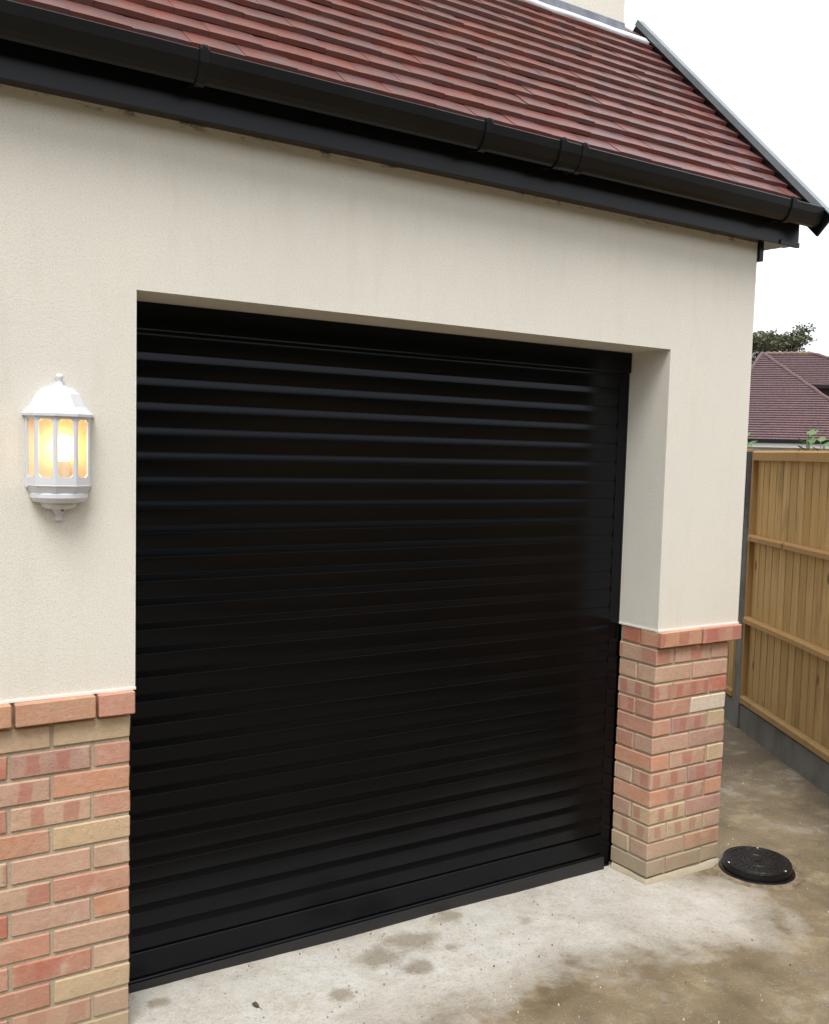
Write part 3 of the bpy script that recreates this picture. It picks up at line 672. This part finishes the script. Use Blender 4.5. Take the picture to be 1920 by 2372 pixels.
# ------------------------------------------------------------------ fence
F0 = Vector((4.495, 1.413, 0)); FD = Vector((-.4983, -.8670, 0)); FN = Vector((-.8670, .4983, 0))   # FD towards the camera, FN out of the fence on our side
fence = thing('timber_fence', tuple(F0), 'tall close boarded timber fence with concrete post and gravel board beside the garage', 'fence')
FM = Matrix.Identity(4)
for i in range(3): FM[i][0] = FD[i]; FM[i][1] = -FN[i]; FM[i][2] = (0, 0, 1)[i]
FM.translation = F0        # local: x along fence, -y towards us, z up
def panel(x0, w, zt, vis=True):
    # stiles and rails
    q = MB(); q.cbox((x0, -.030, .17), (x0 + .028, .018, zt - .002), .002); new('stile', q.mesh(), M_rail, fence, FM)
    q = MB(); q.cbox((x0 + w - .028, -.030, .17), (x0 + w, .018, zt - .002), .002); new('stile', q.mesh(), M_rail, fence, FM)
    for za, zb, y in ((zt - .062, zt, -.040), (1.262, 1.302, -.046), (.722, .762, -.046), (.186, .232, -.040)):
        q = MB(); n = 8; vs = []
        for i in range(n + 1):
            x = x0 + .029 + (w - .058) * i / n; k = mn.noise(Vector((x * 2, za * 5, 1))) * .003
            vs += [(x, y, za + k), (x, y + .001, zb - .012 + k), (x, y + .012, zb + k), (x, .0, zb + k), (x, .0, za + k)]
        fs = [(i * 5 + j, i * 5 + (j + 1) % 5, i * 5 + 5 + (j + 1) % 5, i * 5 + 5 + j) for i in range(n) for j in range(5)] + [(0, 1, 2, 3, 4), tuple(range(n * 5, n * 5 + 5))]
        q.add(vs, fs); new('rail', q.mesh(), M_rail, fence, FM)
    x = x0 + .029; k = 0
    while x < x0 + w - .04:
        bw = min(random.uniform(.094, .106), x0 + w - .029 - x)
        q = MB(); t0, t1 = .0020, .0105; lean = random.uniform(-.002, .002); top = zt - .004
        # feather edge board: its thin edge tucks behind the thick edge of the board before it
        e_ = bw
        q.add([(x - .008, .0052, .17), (x + e_, .0012, .17), (x + e_, .0125, .17), (x - .008, .0145, .17), (x - .008 + lean, .0052, top), (x + e_ + lean, .0012, top), (x + e_ + lean, .0125, top), (x - .008 + lean, .0145, top)],
              [(0, 3, 2, 1), (4, 5, 6, 7), (0, 1, 5, 4), (1, 2, 6, 5), (2, 3, 7, 6), (3, 0, 4, 7)])
        new('board', q.mesh(), M_board, fence, FM); x += bw; k += 1
def post(x0, zt):
    q = MB(); q.cbox((x0 - .042, -.034, -.3), (x0 + .048, .050, zt), .005)
    q.add([(x0 - .042, -.034, zt), (x0 + .048, -.034, zt), (x0 + .048, .05, zt), (x0 - .042, .05, zt), (x0, -.0, zt + .020)], [(0, 1, 4), (1, 2, 4), (2, 3, 4), (3, 0, 4)])
    new('concrete_post', q.mesh(), M_conc, fence, FM)
def gboard(x0, w):
    q = MB(); q.cbox((x0, -.024, -.15), (x0 + w, .020, .166), .005); new('gravel_board', q.mesh(), M_conc, fence, FM)
post(-.052, 1.840)
panel(.0, 1.83, 1.850); gboard(.0, 1.83)
post(1.88, 1.84); panel(1.932, 1.83, 1.85); gboard(1.932, 1.83)
post(3.812, 1.84); panel(3.864, 1.83, 1.85); gboard(3.864, 1.83); post(5.744, 1.84)
panel(-1.935, 1.83, 1.862); post(-1.985, 1.85); gboard(-1.935, 1.83)

# ------------------------------------------------------------------ neighbouring house
CAMP = Vector((-.86115, -2.82944, 0)); AZ = R(53.291); HW = Vector((math.sin(AZ), math.cos(AZ), 0)); HU = Vector((math.cos(AZ), -math.sin(AZ), 0))
def hp(u, z, d): p = CAMP + HW * d + HU * u; return (p.x, p.y, z)
ho = hp(0, -.3, 34)
house = thing('brown_roofed_house', ho, 'neighbouring bungalow with brown tiled hipped roof behind the fence', 'house')
t = NT('brown_plain_tile_roof')
c = t.mix(t.ramp(t.noise(1.3, 6, .7), [(.35, 0.0), (.65, 1.0)]), (.105, .064, .070), (.08, .058, .072))
c = t.mix(t.ramp(t.noise(14, 3, .7), [(.35, .6), (.6, 0.0)]), c, (.20, .11, .095))
c = t.mix(t.ramp(t.noise(30, 2, .7), [(.56, 0.0), (.72, .6)]), c, (.26, .20, .20)); M_hroof = t.set(c, .7, .3)
t = NT('mossy_ridge'); c = t.mix(t.ramp(t.noise(2, 5, .7), [(.4, 0.0), (.65, 1.0)]), (.16, .105, .10), (.22, .16, .075)); M_ridge = t.set(c, .8)
t = NT('house_white_paint'); M_hw = t.set((.62, .63, .64), .6)
t = NT('house_cream_wall'); t.bump(t.noise(20), .3, .01); M_hc = t.set((.50, .47, .40), .9)
t = NT('window_dark_glass'); M_hg = t.set((.03, .035, .04), .08)
t = NT('tile_hung_brown'); M_hb = t.set((.06, .04, .04), .8)
def courses(b, A, B, C2, D2, n):
    """stepped courses on a sloping face: A-B eave, D2-C2 top"""
    A, B, C2, D2 = map(Vector, (A, B, C2, D2)); nrm = (B - A).cross(D2 - A).normalized()
    if nrm.z < 0: nrm = -nrm
    for i in range(n):
        u0, u1 = i / n, (i + 1) / n
        p = [A.lerp(D2, u0) + nrm * .035, B.lerp(C2, u0) + nrm * .035, B.lerp(C2, u1), A.lerp(D2, u1)]
        b.add([A.lerp(D2, u0) - nrm * .02, B.lerp(C2, u0) - nrm * .02] + p, [(0, 1, 3, 2), (2, 3, 4, 5)])
ap = (-1.02, 5.33, 35.0); eL = (-2.55, 2.42, 32.0); eR = (2.72, 2.42, 32.0)
b = MB()
courses(b, hp(*eL), hp(*eR), hp(ap[0] + .02, ap[1], ap[2]), hp(*ap), 38)
courses(b, hp(eR[0], 2.42, 32.0), hp(eR[0] + .6, 2.42, 44), hp(ap[0], 5.33, 44), hp(*ap), 38)
courses(b, hp(-3.6, 2.42, 44), hp(*eL), hp(*ap), hp(ap[0], 5.33, 44), 38)
courses(b, hp(-1.6, 4.40, 36.2), hp(4.2, 4.32, 36.2), hp(.56, 5.60, 38.2), hp(-1.0, 5.60, 38.2), 17)
courses(b, hp(4.2, 4.32, 36.2), hp(4.6, 4.32, 42), hp(.60, 5.60, 38.3), hp(.56, 5.60, 38.2), 17)
hroof = new('roof', b.mesh(fix=False), M_hroof, house)
for k_, pts in enumerate(([hp(*eR), hp(*ap)], [hp(*eL), hp(*ap)], [hp(-1.0, 5.63, 38.2), hp(.56, 5.63, 38.2)], [hp(.56, 5.62, 38.2), hp(4.2, 4.35, 36.2)], [hp(*ap), hp(ap[0], 5.36, 44)])):
    q = MB(); A, B = Vector(pts[0]), Vector(pts[1]); n = 16
    q.tube([A.lerp(B, i / n) + Vector((0, 0, .02 if i % 2 else 0)) for i in range(n + 1)], [.065 if i % 2 else .058 for i in range(n + 1)], 8)
    new('ridge_tiles', q.mesh(), M_hroof if k_ != 2 else M_ridge, hroof)
b = MB(); L, Rr = -2.3, 2.5
def hbox(b, u0, u1, z0, z1, d0, d1):
    v = [hp(u0, z0, d0), hp(u1, z0, d0), hp(u1, z0, d1), hp(u0, z0, d1), hp(u0, z1, d0), hp(u1, z1, d0), hp(u1, z1, d1), hp(u0, z1, d1)]
    b.add(v, [(0, 3, 2, 1), (4, 5, 6, 7), (0, 1, 5, 4), (1, 2, 6, 5), (2, 3, 7, 6), (3, 0, 4, 7)])
hbox(b, L, Rr, -1, 2.2, 32.4, 43); new('wall', b.mesh(), M_hc, house)
b = MB(); hbox(b, -1.4, 4.1, 2.3, 4.36, 36.5, 40); new('upper_gable_wall', b.mesh(), M_hb, house)
b = MB(); hbox(b, -2.6, 2.76, 2.32, 2.42, 31.92, 32.0); new('gutter', b.mesh(), M_fascia, house)
b = MB(); hbox(b, -1.4, 4.25, 4.26, 4.35, 36.12, 36.2); new('gutter', b.mesh(), M_fascia, house)
b = MB(); hbox(b, -2.55, 2.72, 2.19, 2.318, 32.0, 32.38); new('white_soffit', b.mesh(), M_hw, house)
b = MB(); hbox(b, -.95, -.15, 1.2, 2.12, 32.36, 32.42); wn = new('window', b.mesh(), M_hw, house)
b = MB(); hbox(b, -.90, -.57, 1.25, 2.07, 32.34, 32.355); hbox(b, -.53, -.20, 1.25, 2.07, 32.34, 32.355); new('pane', b.mesh(), M_hg, wn)
b = MB(); b.lathe([(.0001, .05), (.05, .03), (.06, 0)], (0, 0, 0), 10); new('vent', b.mesh(), M_fascia, house, Matrix.Translation(Vector(hp(.26, 2.08, 32.36))) @ Matrix.Rotation(R(90), 4, 'X'))

# ------------------------------------------------------------------ tree behind the house
t = NT('tree_bark'); M_bark = t.set((.09, .075, .055), .9)
def leafmat(name, a, b_):
    t = NT(name); v_ = t.n.new('ShaderNodeNewGeometry').outputs['Random Per Island']
    c = t.mix(v_, a, b_); t.b.inputs['Transmission Weight'].default_value = 0
    return t.set(c, .55, .3)
M_leaf = leafmat('tree_leaves', (.050, .062, .030), (.115, .125, .062))
M_laurel = leafmat('laurel_leaves', (.055, .125, .03), (.125, .23, .065))
def leafquad(b, p, s, rr):
    d = Vector((rr.gauss(0, 1), rr.gauss(0, 1), rr.gauss(0, .6))).normalized(); e = d.cross(Vector((rr.gauss(0, 1), rr.gauss(0, 1), rr.gauss(0, 1)))).normalized()
    b.add([p - d * s, p + e * s * .45 + d.cross(e) * s * .12, p + d * s, p - e * s * .45], [(0, 1, 2, 3)])
rr = random.Random(3)
tb = hp(-.75, -.3, 45); tree = thing('broadleaf_tree', tb, 'dark broadleaf tree showing above the ridge of the neighbouring roof', 'tree')
tr_ = MB(); cr = MB(); T0 = Vector(tb)
tr_.tube([T0, T0 + Vector((.05, 0, 1.6)), T0 + Vector((0, .1, 3.4))], [.28, .22, .12], 8)
clumps = []
for k in range(60):
    u = rr.uniform(-2.6, .20); zt_ = 7.22 - .12 * abs(u + .9) ** 2 + .28 * math.sin(u * 5.5 + 1.0) * .6 + rr.uniform(-.45, .0)
    if k % 3 == 0: zt_ -= rr.uniform(.4, 1.4)
    c0 = Vector(hp(u, zt_ - .12, 45 + rr.uniform(-1.3, 1.3))); clumps.append(c0)
    mid = T0 + Vector((0, .1, 3.4)); tr_.tube([mid, mid.lerp(c0, .55) + Vector(((c0.x - mid.x) * .3, (c0.y - mid.y) * .3, -.1)), c0], [.05, .025, .008], 5)
    for j in range(4):
        s0 = c0 + Vector((rr.gauss(0, .25), rr.gauss(0, .25), rr.gauss(0, .16)))
        tr_.tube([mid.lerp(c0, .8), s0], [.016, .005], 4)
        for q_ in range(36): leafquad(cr, s0 + Vector((rr.gauss(0, .12), rr.gauss(0, .12), rr.gauss(0, .08))), rr.uniform(.05, .09), rr)
new('trunk', tr_.mesh(), M_bark, tree); new('crown', cr.mesh(fix=False), M_leaf, tree)

# ------------------------------------------------------------------ laurel sprigs behind the fence
t = NT('green_stem'); M_stem = t.set((.12, .16, .06), .7)
def shrub(x, y, zt, label, seed, n=5, spread=.07):
    rr = random.Random(seed); o = thing('laurel_shrub', (x, y, -.05), label, 'shrub', 'laurel shrubs behind the fence')
    st_ = MB(); lf = MB()
    for k in range(n):
        tx, ty, tz = x + rr.uniform(-spread, spread), y + rr.uniform(-spread, spread), zt - rr.uniform(0, .09)
        base = Vector((x + rr.uniform(-.06, .06), y + rr.uniform(-.06, .06), -.05)); tip = Vector((tx, ty, tz)); st_.tube([base, base.lerp(tip, .6) + Vector((.02, 0, 0)), tip], [.008, .006, .003], 5)
        for j in range(16):
            p = base.lerp(tip, 1 - j * .035); a = j * 2.4 + rr.uniform(-.4, .4); L = rr.uniform(.065, .10)
            d = Vector((math.cos(a), math.sin(a), .55)).normalized(); sd_ = d.cross(Vector((0, 0, 1))).normalized() * L * .32; upv = sd_.cross(d).normalized() * .004
            q = [p, p + d * L * .35 + sd_, p + d * L * .75 + sd_ * .8, p + d * L, p + d * L * .75 - sd_ * .8, p + d * L * .35 - sd_]
            lf.add(q + [p + d * L * .5 - upv], [(0, 1, 6), (1, 2, 6), (2, 3, 6), (3, 4, 6), (4, 5, 6), (5, 0, 6)])
    new('stem', st_.mesh(), M_stem, o); new('leaves', lf.mesh(fix=False), M_laurel, o)
shrub(5.95, 2.66, 1.985, 'green laurel shrub tips directly behind the concrete fence post', 11, 6)
shrub(5.55, 1.78, 1.995, 'green laurel shrub tips above the middle of the fence top rail', 12, 5, .06)
shrub(5.475, 1.57, 1.965, 'green laurel shrub tips above the fence at the photo edge', 13, 5, .06)

# ------------------------------------------------------------------ overhead cable, fallen leaf, grit
b = MB(); A, B = Vector(hp(-1.0, 6.6, 50)), Vector(hp(8, 12.15, 50)); b.tube([A.lerp(B, i / 14) - Vector((0, 0, .35 * math.sin(math.pi * i / 14) * .3)) for i in range(15)], .006, 5)
t = NT('pale_cable'); M_cab = t.set((.5, .5, .5), .6)
new('overhead_cable', b.mesh(), M_cab, label='thin pale overhead cable crossing the white sky above the far roof', cat='cable')
b = MB(); lz = gz(.37, -.08) + .004
b.add([(0, 0, 0), (.008, .011, .004), (.009, .022, .010), (.002, .034, .004), (-.007, .022, .009), (-.008, .010, .003), (0, .017, .0)], [(0, 1, 6), (1, 2, 6), (2, 3, 6), (3, 4, 6), (4, 5, 6), (5, 0, 6)])
b.tube([(0, 0, 0), (-.004, -.012, .002)], .0008, 4)
t = NT('dead_leaf'); M_dl = t.set((.05, .035, .02), .7)
new('fallen_leaf', b.mesh(fix=False), M_dl, mw=Matrix.Translation((.371, -.081, lz)) @ Matrix.Rotation(.5, 4, 'Z'), label='small dark dead leaf lying on the pale concrete in front of the door', cat='leaf')
b = MB(); rr = random.Random(5)
for k in range(1300):
    x, y = rr.uniform(-.3, 4.0), rr.uniform(-1.0, .9)
    if (y > -.03 and (x < 0 or 2.1 < x < 2.66)) or (y > .18 and x < 2.66): continue
    if math.hypot(x - MX, y - MY) < .175: continue
    s = rr.choice([.001, .0012, .0015, .002, .0025, .0035]); z = gz(x, y) + .003; mi = rr.choice([0, 1, 2, 2])
    pts = [Vector((rr.uniform(.6, 1.2) * s * math.cos(a), rr.uniform(.6, 1.2) * s * math.sin(a), 0)) for a in (0, 1.3, 2.5, 3.8, 5)]
    b.add([(x + q.x, y + q.y, z - .004) for q in pts] + [(x + q.x * .7, y + q.y * .7, z + s * .8) for q in pts], [(i, (i + 1) % 5, 5 + (i + 1) % 5, 5 + i) for i in range(5)] + [(5, 6, 7, 8, 9)], mi)
t = NT('grit_white'); g1 = t.set((.58, .55, .49), .8); t = NT('grit_brown'); g2 = t.set((.12, .085, .06), .8); t = NT('grit_grey'); g3 = t.set((.26, .24, .21), .8)
new('grit', b.mesh(fix=False), [g1, g2, g3], kind='stuff')

# ------------------------------------------------------------------ unseen hedgerow, added behind the camera to darken the door's reflections
t = NT('unseen_hedge_leaves'); c = t.mix(t.ramp(t.noise(9, 5, .7), [(.35, 0.0), (.65, 1.0)]), (.025, .035, .014), (.06, .085, .03)); t.bump(t.noise(14, 5, .8), 1.0, .08); M_unseen_hedge = t.set(c, .8, .2)
b = MB(); n, k_ = 90, 14; vs = []
for i in range(n + 1):
    x = -16 + 34 * i / n
    for j in range(k_ + 1):
        a = math.pi * j / k_; y = -11.5 + .9 * math.cos(a); z = -.4 + 6.0 * min(1, math.sin(a) * 1.6)
        w = Vector((x * .9, y * 2, z * 1.2)); vs.append((x + .15 * mn.noise(w), y + .3 * mn.noise(w * 1.7), z + .25 * mn.noise(w * 1.3)))
b.add(vs, [(i * (k_ + 1) + j, (i + 1) * (k_ + 1) + j, (i + 1) * (k_ + 1) + j + 1, i * (k_ + 1) + j + 1) for i in range(n) for j in range(k_)])
new('unseen_hedge', b.mesh(), M_unseen_hedge, label='unseen dark green hedgerow added behind the camera to darken the door reflections', cat='unseen_hedge', smooth=True)
